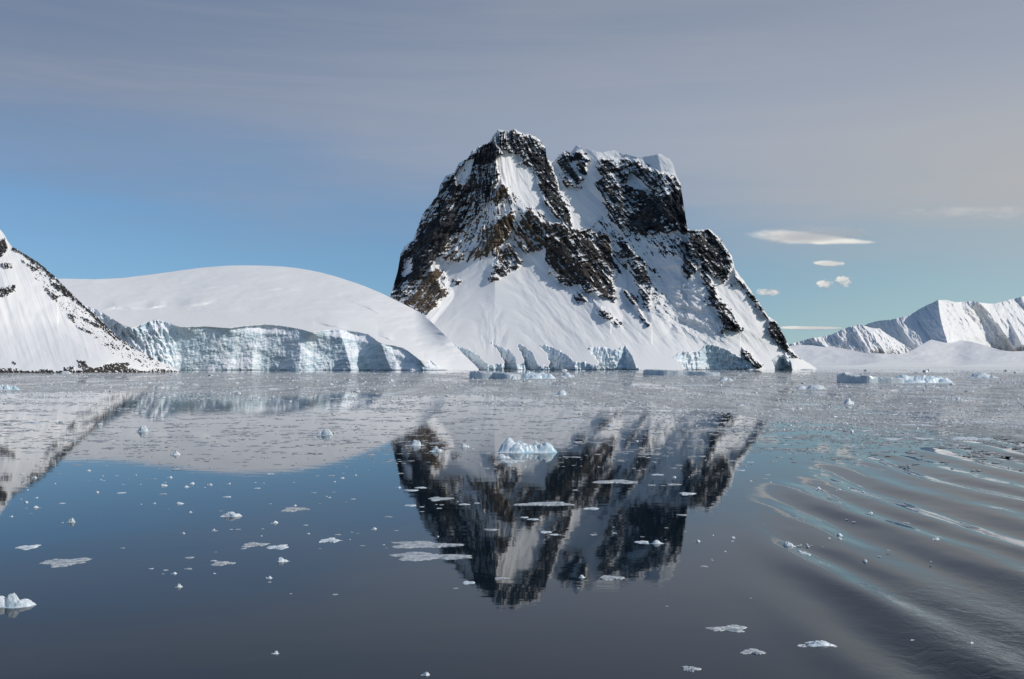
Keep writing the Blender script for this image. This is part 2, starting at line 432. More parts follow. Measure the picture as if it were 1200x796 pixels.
SNOWS = [('A', (410,290),(470,215),(512,205),(500,260),(460,330),(420,340)), ('A', (625,190),(650,185),(700,215),(760,250),(830,290),(845,350),(870,430),(905,490),(880,480),(800,430),(730,380),(680,330),(640,270)),
         ('B', (350,140),(400,180),(440,225),(380,220),(340,200)), ('B', (330,240),(350,245),(382,278),(360,275)), ('B', (175,110),(240,165),(200,200),(180,160)),
         ('B', (400,80),(480,72),(530,100),(545,148),(480,148),(440,110)), ('C', (158,60),(195,60),(200,130),(160,160),(140,140))]

def m_base_profile(PX, PY):
    q = 433.5 - PY
    qa = 433.5 - slin(PX[0], [(460, 365), (500, 358), (550, 335), (600, 312), (640, 322), (680, 326), (720, 342), (760, 368), (800, 396), (870, 418), (960, 431)], 14.)[None, :]
    soft = 12.
    e = soft * np.logaddexp(0, (q - qa) / soft)            # height above the apron
    ys = slin(PX[0], [(430, 2640), (530, 2540), (700, 2480), (800, 2520), (900, 2650), (960, 2800)], 20.)[None, :]
    return ys, q, e
def m_depth(PX, PY, t=None):
    ys, q, e = m_base_profile(PX, PY)
    ci, qc = m_cliff(PX, PY)
    lo = np.where((ci > 0) & (q < qc), .85 * qc + .15 * q, q)
    D = ys + 4.3 * (lo - e) + 1.55 * e
    D = D + 1.7 * np.maximum(0, 580 - PX) * sstep(40, 120, q)
    D = D - .06 * np.maximum(0, PX - 720) * sstep(20, 80, q)
    D = D - tent(PX, PY, [(600,150),(586,183),(589,215),(604,240),(640,262),(680,298),(712,340),(728,385)], 1, 60, 62) * lin(PY, [(150, 100), (225, 80), (275, 42), (330, 18), (385, 5)])
    D = D - tent(PX, PY, [(700,185),(722,250),(742,300),(752,335),(764,372)], 26, 34, 26)
    D = D - tent(PX, PY, [(770,180),(785,240),(800,270),(830,340),(868,388)], 30, 50, 30)
    D = D - tent(PX, PY, [(832,268),(862,318),(905,380),(932,420)], 30, 36, 26)
    D = D + tent(PX, PY, [(648,188),(663,230),(690,265),(718,285),(735,320)], 22, 22, 34)
    D = D + tent(PX, PY, [(745,280),(785,345),(822,402)], 10, 34, 34)
    D = D - tent(PX, PY, [(506,318),(518,345),(500,368)], 40, 30, 14)
    D = D - tent(PX, PY, [(594,250),(582,290),(572,325)], 22, 44, 40) * sstep(345, 285, PY)
    D = D - tent(PX, PY, [(545,182),(526,240),(500,290),(478,335)], 34, 26, 24)
    D = D - tent(PX, PY, [(672,300),(690,330),(716,372)], 22, 20, 14)
    return D

nC, nR = 1050, 560
mpx = np.linspace(437, 957, nC)
msky = lin(mpx, MSKY) + 1.3 * fbm(mpx / 5., 0 * mpx, 3, 3) * sstep(445, 470, mpx) * sstep(955, 920, mpx) + .9 * perlin(mpx / 1.7, 0 * mpx + 3.3, 8) * sstep(455, 470, mpx) * sstep(930, 860, mpx)
_store = {}
def m_attr_density(PX, PY):
    wob = 3.2 * fbm(PX / 9, PY / 9, 3, 21)
    den = np.zeros_like(PX); br = np.zeros_like(PX)
    for key, d, b, *pts in ROCKS:
        w = poly_mask(PX, PY, Z(key, *pts), 4.2, wob)
        d = min(.985, d + .04) if d >= .88 else (.88 * d if d < .8 else d)
        den = np.maximum(den, d * w)
        br = np.where(w > .3, np.maximum(br, b * w) if b else br * (1 - .6 * w), br)
    for key, *pts in SNOWS:
        den = den * (1 - .95 * poly_mask(PX, PY, Z(key, *pts), 2.0, wob * .6))
    return den, br
def m_full_depth(PX, PY, t):
    D = m_depth(PX, PY)
    den, br = m_attr_density(PX, PY)
    # bedding runs down-left on the left flank, down-right on the right one
    sg = np.where(PX < 575, 1., -1.) * .75
    sg = np.tanh((575 - PX) / 25.) * .75
    U = PX + sg * (PY - 300) ; W = PY
    n = .8 * fbm(U / 10., W / 26., 5, 31, .72) + .55 * ridged(U / 6.5, W / 34., 3, 44) + .34 * perlin(U / 2.6, W / 5., 41) + .30 * ridged(PX / 15. - .4 * sg * PY / 15, PY / 5., 3, 42) + .30 * perlin(PX / 1.5, PY / 1.4, 43)
    crag = ridged(U / 17., W / 34., 4, 51)
    led = ridged(PX / 9. + .3 * PY / 9, PY / 6., 3, 61)
    strata = ridged(PX / 40. + 7, (PY + .38 * PX + 6 * fbm(PX / 30, PY / 30, 2, 62)) / 9.5, 3, 63)
    den = np.where((den > .05) & (den < .95), np.clip(den + .34 * fbm(PX / 26., PY / 26., 3, 66), .02, .98), den)
    k = sstep(.1, .6, den)
    rel = 20 * crag + 8 * led + 12 * strata
    lie = np.gradient(D - k * rel, axis=0) / np.minimum(np.gradient(PY, axis=0), -1e-3) * -1.          # metres back per step up: where snow can lie
    lie = np.clip(lie, -8, 14)
    n = uni(.75 * (n - n.mean()) / n.std() + .58 * (lie - lie[k > .3].mean()) / lie[k > .3].std())
    rock = np.where(den < .02, 0, np.clip(.5 + (den - n) * 3.2, 0, 1))
    _store['rock'] = rock; _store['brown'] = np.clip(br + .25 * fbm(PX / 20, PY / 20, 3, 77) * (br > .05), 0, 1)
    snowy = (1 - k)
    q = 433.5 - PY
    ice = m_cliff(PX, PY)[0] > 0
    D = D - k * (rel + 6 * (rock - .5)) \
          - snowy * (9 * fbm(U / 30., W / 60., 3, 71) + 3.6 * fbm(U / 9., W / 18., 4, 72)) * sstep(5, 40, q)
    # broken ice on the right-hand hanging glacier
    hg = poly_mask(PX, PY, [(745,275),(790,285),(830,350),(858,392),(840,405),(800,395),(765,370),(752,310)], 8)
    D = D - hg * (10 * ridged(PX / 30. + PY / 50, PY / 17. - PX / 34, 4, 73) + 9 * fbm(PX / 16, PY / 12, 4, 74)) * snowy
    D = D - np.where(ice, 9 * ridged(PX / 7.5, PY / 24., 4, 81) + 6 * fbm(PX / 6, PY / 6, 3, 82), 0)
    return D
def m_attr(PX, PY, D): return {'rock': _store['rock'], 'brown': _store['brown']}
def m_cmask(PX, PY): return m_cliff(PX, PY)[0]
mountain = relief('mountain', mpx, msky, lin(mpx, [(430, 433.2), (958, 433.2)]), nR, m_full_depth, m_attr, M_MTN, 900, len(M_CL), m_cmask)
tag(mountain, 'tall dark rock mountain streaked with snow, twin summits, rising straight from the sea', 'mountain', kind='structure')

# ------------------------------------------------------------------ snow dome with its ice front
DSKY = [(20, 329), (70, 326.5), (110, 327.5), (142.5, 326), (175, 322), (200, 318.7), (235, 313.7), (272, 311), (300, 311), (335, 312.5), (360, 316), (385, 321.5), (412, 330), (433.5, 337.7),
        (456.5, 348), (483, 361.6), (491, 365.5), (505, 377), (520, 391.5), (531, 402.5), (545, 417), (556, 427), (562, 433.6)]
DCL = [(20, 352), (100, 358), (120, 366), (132, 374), (145, 382), (158, 385), (170, 378), (184, 374), (195, 377.5), (210, 384), (240, 382.5), (267.5, 385), (285, 382.5), (310, 380.5), (335, 382.5), (352, 385.5), (367.5, 391), (368.5, 389.5),
       (380, 387), (397, 385.6), (414, 388.5), (429.7, 391), (439, 397), (443, 402.5), (458, 404.5), (472, 407.6), (483, 415), (493, 424), (497, 430), (500, 424), (504, 422), (511, 429), (516, 429), (520, 431), (526, 434)]
dpx = np.linspace(24, 561, 900)
dsky = np.where(dpx < 470, slin(dpx, DSKY, 9.), lin(dpx, DSKY)) * 1. + .3 * fbm(dpx / 20, 0 * dpx, 3, 5)
def d_depth(PX, PY, t):
    ct = lin(PX, DCL) + 1.0 * fbm(PX / 6, 0 * PX, 3, 15)
    cs = slin(PX[0], [(20, 372), (150, 385), (300, 388), (400, 394), (470, 408), (530, 428), (565, 434)], 22.)[None, :]
    ct0 = slin(PX[0], DCL, 5.)[None, :]
    qs = np.maximum(cs - np.minimum(PY, ct0), -6)
    D = 2330 + 6.4 * qs + .045 * np.maximum(qs, 0) ** 2
    q2 = np.maximum(cs - slin(PX[0], DCL, 24.)[None, :], -6)
    D = D + (2330 + 6.4 * q2 + .045 * np.maximum(q2, 0) ** 2 - D) * sstep(1, 11, PY - ct0)
    qs = np.maximum(ct - PY, 0)
    w = sstep(485, 530, PX)
    D = D * (1 - w) + w * (2330 + 3.2 * (434 - PY) + 1.2 * (PX - 530))
    # snow undulations
    D = D - sstep(0, 25, qs) * (20 * fbm(PX / 110, PY / 40, 2, 16) + 9 * fbm(PX / 38 + PY / 60, PY / 9, 3, 14) + 1.8 * fbm(PX / 14, PY / 4, 3, 17))
    # small scarps across the snow
    for pts, hh in (([(172, 363), (184, 361), (196, 360)], 2.), ([(205, 361), (220, 360), (240, 358), (256, 354.5)], 3.5), ([(118, 366), (135, 362), (170, 364)], 3),
                    ([(300, 343), (330, 339), (362, 343)], 1.2), ([(225, 341), (262, 336), (300, 337)], 1.0), ([(404, 352), (430, 361), (452, 373)], 1.3), ([(368, 379), (385, 383), (412, 387)], 2.2), ([(443, 395), (452, 397), (462, 401)], 1.5)):
        xs = [p[0] for p in pts]; yl = lin(PX, pts)
        wd = .42 * (xs[-1] - xs[0]); e = sstep(xs[0] - 1, xs[0] + wd, PX) * sstep(xs[-1] + 1, xs[-1] - wd, PX)
        D = D - e * 6.5 * np.clip(yl - PY, 0, hh) * sstep(-13, -2, PY - yl)
    # the ice wall: bays, buttresses, flutes
    ice = sstep(-.5, 1.5, PY - ct)
    h = np.clip((434 - PY) / np.maximum(434 - ct, 4), 0, 1)
    big = fbm(PX / 60., PY / 45., 2, 18)
    but = fbm(PX / 17. + PY / 30, PY / 11., 5, 19, .6) + .35 * ridged(PX / 11., PY / 26., 3, 30)
    step_ = np.clip((.45 + .35 * perlin(PX / 24., 0 * PX, 29)) - h, 0, 1)          # fallen ledges at the foot
    D = D - ice * (10 * big + 6. * but + 1. * ridged(PX / 4.5, PY / 9., 4, 20) + 30 * step_ * sstep(.0, .5, perlin(PX / 33., 0 * PX, 23) + .15) - 10 * h)
    fall = sstep(215, 180, PX) * ice                                                # the icefall at the left end
    D = D - fall * (24 * ridged(PX / 8. - PY / 26, PY / 16., 4, 24) + 50 * (1 - h))
    # curved lit buttress at mid wall
    D = D - ice * tent(PX, PY, [(397, 386), (404, 405), (412, 434)], 22, 30, 14)
    D = D - ice * tent(PX, PY, [(447, 403), (453, 420), (459, 434)], 14, 12, 10)
    D = D - ice * tent(PX, PY, [(345, 384), (352, 410), (350, 434)], 12, 34, 16)
    return D
def d_attr(PX, PY, D): return {'rock': np.zeros_like(PX), 'brown': np.zeros_like(PX)}
def d_cmask(PX, PY):
    ct = lin(PX, DCL) + 1.2 * fbm(PX / 6, 0 * PX, 3, 15)
    return ((PY > ct + .4) & (PX < 526)).astype(int)
glacier = relief('glacier', dpx, dsky, lin(dpx, [(20, 433.8), (561, 433.8)]), 300, d_depth, d_attr, M_SNOW, 900, 1, d_cmask)
tag(glacier, 'broad smooth white snow dome ending in a blue ice wall, left of the mountain', 'glacier', kind='structure')

# ------------------------------------------------------------------ left headland
HSKY = [(-420, 330), (-300, 250), (-160, 180), (-80, 215), (-25, 248), (0, 269), (5, 275), (9, 283), (14, 289), (22.6, 294), (45, 307.7), (63, 323), (80, 340), (95.5, 355.5), (110.6, 368), (125.6, 383), (140.7, 397),
        (163, 411.5), (186, 423), (205, 432), (212, 434.6)]
HROCK = [(.13, (80,100),(250,225),(450,418),(650,588),(820,682),(700,695),(520,610),(380,490),(250,380),(140,230)), (.9, (0,85),(25,75),(35,120),(20,150),(0,175),(-40,190),(-80,90),(-40,40)), (.86, (355,645),(400,650),(410,680),(450,680),(530,660),(600,655),(595,705),(400,710),(370,670)),
         (.68, (100,180),(180,215),(170,228),(130,208)), (.62, (185,238),(245,258),(240,268)), (.8, (235,272),(330,318),(350,355),(310,348),(240,292)),
         (.68, (198,300),(272,350),(265,378),(230,340)), (.6, (308,420),(352,440),(347,472),(320,450)), (.66, (385,445),(480,482),(555,547),(530,542),(470,502),(400,465)),
         (.72, (-60,320),(70,296),(72,325),(15,352),(-50,345)), (.74, (3,198),(52,193),(58,213),(20,217)), (.6, (560,555),(605,592),(600,605),(570,575)), (.78, (680,612),(718,635),(700,647)),
         (.68, (640,640),(672,655),(660,662)), (.8, (725,685),(772,690),(750,706)), (.62, (485,560),(555,585),(550,598),(500,575)), (.7, (300,680),(345,675),(350,705),(300,706)), (.6, (55,650),(80,655),(70,670)),
         (.62, (350,480),(440,520),(430,525),(360,495)), (.7, (0,680),(80,688),(85,706),(0,706)), (.6, (520,585),(560,600),(550,606)), (.66, (190,690),(225,690),(225,706),(190,706)), (.7, (600,680),(650,690),(640,706),(600,706)),
         (.80, (55,110),(110,140),(180,185),(250,245),(325,315),(385,375),(445,428),(505,488),(565,543),(655,600),(640,604),(545,548),(480,490),(420,430),(350,370),(290,300),(230,250),(160,195),(95,150),(60,130))]
hpx = np.linspace(-420, 212, 900)
hsky = lin(hpx, HSKY) + .9 * fbm(hpx / 5, 0 * hpx, 3, 6) * sstep(210, 190, hpx)
hbase = lin(hpx, [(-420, 437), (130, 436.6), (190, 435.6), (212, 434.9)])
def h_depth(PX, PY, t):
    q = 436.6 - PY
    D = slin(PX[0], [(-420, 1400), (0, 1420), (120, 1470), (212, 1700)], 18.)[None, :] + 1.9 * q + .55 * (PX + 100) * sstep(0, 60, q)
    wob = 2.0 * fbm(PX / 6, PY / 6, 3, 26)
    den = np.zeros_like(PX)
    for d, *pts in HROCK: den = np.maximum(den, d * poly_mask(PX, PY, Z('H', *pts), 1.4, wob))
    shore = sstep(3.2, .8, q + 2.0 * fbm(PX / 9, 0 * PX, 3, 28))
    den = np.maximum(den, .9 * shore)
    n = uni(.6 * fbm((PX - .8 * PY) / 4., PY / 5., 4, 27, .65) + .4 * perlin(PX / 1.5, PY / 1.5, 28))
    rock = np.where(den > .02, np.clip(.5 + (den - n) * 3.2, 0, 1), 0)
    _store['hr'] = rock
    k = sstep(.1, .6, den)
    gull = ridged((PX - .32 * (PY - 436)) / 13., PY / 130., 3, 36)
    D = D - k * (6 * ridged(PX / 6., PY / 6., 3, 37) + 3 * rock) - 2.6 * gull * sstep(2, 30, q) * (1 - k) - 5 * fbm(PX / 40, PY / 40, 3, 38)
    # hollow with a soft lip low on the slope
    D = D - tent(PX, PY, Z('H', (270,500),(370,570),(430,610),(500,655)), 9, 30, 8) * (1 - k)
    return D
def h_attr(PX, PY, D): return {'rock': _store['hr'], 'brown': np.full_like(PX, .22)}
headland = relief('headland', hpx, hsky, hbase, 320, h_depth, h_attr, M_HEAD, 700)
tag(headland, 'steep white snow slope with black rocks along its ridge and shore, at the left edge', 'headland', kind='structure')

# ------------------------------------------------------------------ far range and its ice apron
FSKY = Z('E', (180,600),(300,575),(400,545),(500,515),(560,491),(600,480),(640,476),(680,468),(720,460),(780,425),(840,395),(880,394),(920,403),(990,399),(1040,408),(1080,410),(1130,395),(1200,378),(1290,360),(1420,400),(1600,480),(1900,600))
fpx = np.linspace(915, 1390, 900)
fsky = lin(fpx, FSKY) + .8 * fbm(fpx / 7, 0 * fpx, 4, 7)
def f_depth(PX, PY, t):
    q = 431 - PY
    D = 9300 + 12 * q
    for pts, a, wl, wr in ((((845,393),(850,450),(865,510),(880,560),(890,600)), 1350, 98, 75), (((1012,404),(1060,450),(1110,520),(1160,590)), 520, 20, 34), (((1190,380),(1230,470),(1270,600)), 420, 34, 40),
                           (((1110,430),(1150,500),(1190,580)), 200, 14, 20), (((660,470),(700,520),(760,600)), 300, 20, 20), (((600,480),(620,520),(650,600)), 160, 14, 16),
                           (((920,402),(960,470),(1000,540)), 120, 20, 14)):
        D = D - tent(PX, PY, Z('E', *pts), a, wl, wr)
    U = PX - .6 * (PY - 400)
    D = D - 75 * ridged(U / 22., PY / 44., 5, 44) - 20 * ridged(U / 7., PY / 12., 3, 45)
    return D
def f_attr(PX, PY, D):
    return {'rock': np.clip(.30 + .35 * ridged((PX - .6 * PY) / 9., PY / 14., 4, 46) - .35, 0, .33), 'brown': np.full_like(PX, .3)}
far_range = relief('far_mountains', fpx, fsky, np.full_like(fpx, 431.), 300, f_depth, f_attr, M_FAR, 3000)
tag(far_range, 'distant sunlit snow mountain with a blue shaded face, on the right horizon', 'mountain range', kind='structure')

NSKY = Z('E', (170,600),(205,588),(240,573),(270,566),(300,556),(330,550),(352,548),(380,540),(405,537),(440,520),(475,505),(495,503),(512,496),(530,497),(560,507),(585,512),(600,510),(625,530),(650,545),(690,570),(740,600),(760,610))
npx = np.linspace(909, 1074, 420)
def n_depth(PX, PY, t):
    D = 8100 + 11 * (431 - PY)
    for pts, a, wl, wr in ((((480,503),(520,545),(560,600)), 420, 34, 26), (((530,496),(575,545),(620,600)), 160, 12, 14), (((600,510),(640,560),(660,600)), 190, 14, 14),
                           (((330,548),(370,580),(400,605)), 260, 22, 18), (((420,528),(450,565),(480,605)), 120, 10, 12), (((240,573),(270,600)), 120, 14, 12)):
        D = D - tent(PX, PY, Z('E', *pts), a, wl, wr)
    U = PX - .6 * (PY - 400)
    return D - 46 * ridged(U / 9., PY / 20., 4, 54) - 14 * ridged(U / 3.5, PY / 7., 3, 55)
near_ridge = relief('far_ridge', npx, lin(npx, NSKY) + .7 * fbm(npx / 4, 0 * npx, 4, 17), np.full_like(npx, 431.), 160, n_depth, f_attr, M_FAR, 800)
tag(near_ridge, 'low jagged snow ridge with blue shadows, left of the tall distant mountain', 'mountain range', kind='structure')

SSKY = [(890, 424), (910, 412), (925, 405), (945, 404), (955, 402.5), (975, 406), (1000, 411), (1015, 414), (1060, 415), (1075, 407.5), (1090, 398), (1100, 396), (1115, 397), (1140, 400.5), (1158, 406), (1172, 410.5), (1185, 412), (1215, 411), (1300, 409), (1400, 414)]
spx = np.linspace(892, 1390, 520)
def s_depth(PX, PY, t):
    q = 430.8 - PY
    ct = slin(PX[0], [(880, 430.6), (940, 430), (1000, 429), (1030, 424.5), (1060, 426), (1090, 426.5), (1120, 429), (1140, 427), (1180, 426), (1200, 427), (1400, 427)], 5.)[None, :]
    qs = np.maximum(ct - PY, 0)
    D = 6300 + 70 * qs + 5 * q
    D = D - 120 * fbm(PX / 40, PY / 10, 4, 47) * sstep(0, 5, qs) - sstep(430.5, 426, PY) * 0
    return np.minimum(D, 8600 - 15 * 0)
shelf = relief('ice_apron', spx, slin(spx, SSKY, 4.) + .3 * fbm(spx / 9, 0 * spx, 3, 9), np.full_like(spx, 430.8), 120, s_depth, d_attr, M_SNOW, 500)
tag(shelf, 'low cream snow apron along the shore under the distant mountains', 'snowfield', kind='structure')

# ------------------------------------------------------------------ sea
def build_sea():
    a_f = np.radians(np.linspace(-40, 40, 760))
    a_b = np.radians(np.linspace(44, 316, 60))
    ang = np.concatenate([a_f, a_b, [a_f[0] + 2 * np.pi]])
    r = np.concatenate([np.geomspace(1.5, 24, 20)[:-1], np.geomspace(24, 130, 420)[:-1], np.geomspace(130, 2400, 220)[:-1], np.geomspace(2400, 60000, 30)])
    Rr, A = np.meshgrid(r, ang, indexing='ij')
    X, Y = Rr * np.sin(A), Rr * np.cos(A)
    # boat wake: long curved crests fanning out on the right-hand side
    edge = lin(Y, [(0, 8.5), (31, 9.6), (42, 10.3), (55, 13.6), (71, 17.5), (90, 25), (103, 33), (140, 70), (200, 140)])
    env = sstep(-2.5, 5.5, X - edge) * (Y > 0) * sstep(330, 60, Rr)
    bend = X + .0016 * (Y - 45) ** 2 * np.sign(Y - 45) * -1 + .105 * Y
    wob = 1.1 * fbm(X / 9., Y / 16., 3, 101)
    wob2 = 2.2 * fbm(X / 15., Y / 30., 2, 103)
    amp = .125 * (.65 + .7 * fbm(X / 8., Y / 18., 2, 105))
    h = amp * np.sin(2 * np.pi * (bend + wob + wob2 * .4) / 4.7 + .4)
    h = h + .085 * np.sin(2 * np.pi * (bend * .9 + wob2) / 9.5 + 1.9)
    h = h + .011 * fbm(X / 1.7, Y / 2.6, 3, 102) * sstep(3, 14, X - edge)
    h = h * env
    chop = sstep(1, 9, X - edge + 3 * fbm(X / 6, Y / 9, 3, 104)) * sstep(52, 32, Y) * .8 + .035 * sstep(4, 16, X - edge)
    chop = chop * sstep(260, 90, Rr) * (Y > 0)
    # film of slush between the brash pieces
    tx = X / np.maximum(Y, 1)
    yb = lin(tx, [(-.6, 295), (-.3, 290), (-.15, 285), (0, 265), (.14, 205), (.25, 160), (.35, 132), (.5, 106), (.7, 90)])
    sl = sstep(.92, 1.35, Y / yb * (1 + .16 * fbm(X / 30., Y / 70., 3, 120))) * sstep(2100, 1150, Y) * (Y > 20)
    V = np.stack([X, Y, h], -1).reshape(-1, 3)
    return mesh_from('sea', V, grid_faces(len(r), len(ang))[:, ::-1], mat_water(), {'chop': chop, 'slush': sl})
sea = build_sea()
tag(sea, 'calm dark blue sea mirroring the mountain, rippled by a wake at the right', 'sea', kind='structure')

# ------------------------------------------------------------------ floating ice
def floe_mesh(name, seed, w, d, h, bumps=None, rough=.3, flat=.5, na=44, nr=13, mat=None, jag=.18, lob=3):
    """one floating piece: irregular outline, steep sides, lumpy or flat top, foot under water"""
    rs = np.random.RandomState(seed)
    th = np.linspace(0, 2 * np.pi, na, endpoint=False)
    ph = rs.rand(4) * 6.28
    out = 1 + (.16 * perlin(np.cos(th) * 6 + seed, np.sin(th) * 6 + 3.1, seed % 47) + .10 * perlin(np.cos(th) * 14 + seed, np.sin(th) * 14, seed % 43)) * (.5 < flat < 1) + jag * np.sin(lob * th + ph[0]) + jag * .7 * np.sin((lob + 2) * th + ph[1]) + jag * .5 * perlin(np.cos(th) * 3 + seed, np.sin(th) * 3, seed % 50)
    rad = np.linspace(0, 1, nr)[1:]
    if flat >= 1: rad = np.concatenate([np.linspace(0, .93, nr - 2)[1:], [.975, 1.]])
    RR, TT = np.meshgrid(rad, th, indexing='ij')
    x = RR * np.cos(TT) * out; y = RR * np.sin(TT) * out
    prof = np.clip(1 - RR ** (2 + 8 * flat), 0, 1) if flat < 1 else np.where(RR < .99, 1 - .25 * (RR > .95) * rs.rand(*RR.shape) - .45 * np.clip(x * .5 + .5, 0, 1) - .25 * np.clip(perlin(x * 2 + seed, y * 2, seed % 31), 0, 1), .0)
    if bumps:
        z = np.zeros_like(x) - .12
        for bx, by, br, bh in bumps: z = np.maximum(z, bh * np.clip(1 - ((x - bx) ** 2 + (y - by) ** 2) / br ** 2, 0, 1) ** .42)
        zc = max([b[3] * max(0, 1 - (b[0] ** 2 + b[1] ** 2) / b[2] ** 2) ** .6 for b in bumps] + [.12])
    else:
        z = np.ones_like(x); zc = 1.
    nz = fbm(x * 3.1 + seed, y * 3.1, 4, seed % 60, .6) + .5 * ridged(x * 5.3, y * 5.3 + seed, 3, seed % 40)
    z = z * prof * (1 + rough * nz) + rough * .25 * nz * prof
    z = np.maximum(z, .02 * prof) if not bumps else z
    zz = np.where(RR >= .999, -.6, z)
    # round the rim a little into the water
    V = np.concatenate([[[0, 0, zc * (1 + rough * .2)]], np.stack([x, y, zz], -1).reshape(-1, 3), [[0, 0, -1.2]]])
    V = V * np.array([w / 2, d / 2, h])
    Fs = []
    for j in range(na): Fs.append((0, 1 + j, 1 + (j + 1) % na, 1 + (j + 1) % na))
    for i in range(nr - 2):
        for j in range(na):
            a = 1 + i * na + j; b = 1 + i * na + (j + 1) % na
            Fs.append((a, a + na, b + na, b))
    last = len(V) - 1; s = 1 + (nr - 2) * na
    me = bpy.data.meshes.new(name)
    faces = [f[:3] if f[2] == f[3] else f for f in Fs] + [(last, s + (j + 1) % na, s + j) for j in range(na)]
    me.from_pydata(V.tolist(), [], faces); me.update()
    me.polygons.foreach_set('use_smooth', np.full(len(faces), h > .8 and flat < 1))
    me.materials.append(mat or M_ICE)
    return me
def put(name, me, px, py, label, cat='ice floe', group=None, rot=0, scale=(1, 1, 1)):
    Y = F * CAMH / (py - HY)
    o = bpy.data.objects.new(name, me); col.objects.link(o)
    o.location = ((px - CX) / F * Y, Y, 0); o.rotation_euler = (0, 0, rot); o.scale = scale
    return tag(o, label, cat, group)

def bumps_mound(seed, n):
    rs = np.random.RandomState(seed)
    x0 = rs.uniform(-.35, .35)
    b = [(x0, rs.uniform(-.1, .1), rs.uniform(.4, .6), 1.)]
    for _ in range(n):
        a, r = rs.rand() * 6.28, rs.uniform(.25, .75)
        b.append((r * math.cos(a), r * math.sin(a) * .8, rs.uniform(.14, .42), rs.uniform(.2, .75)))
    return b
def bumps_row(seed, n, lo=.45, hi=1.):
    rs = np.random.RandomState(seed)
    return [(-.75 + 1.5 * (i + .5) / n + rs.uniform(-.08, .08), rs.uniform(-.25, .25), rs.uniform(.28, .42), rs.uniform(lo, hi)) for i in range(n)]

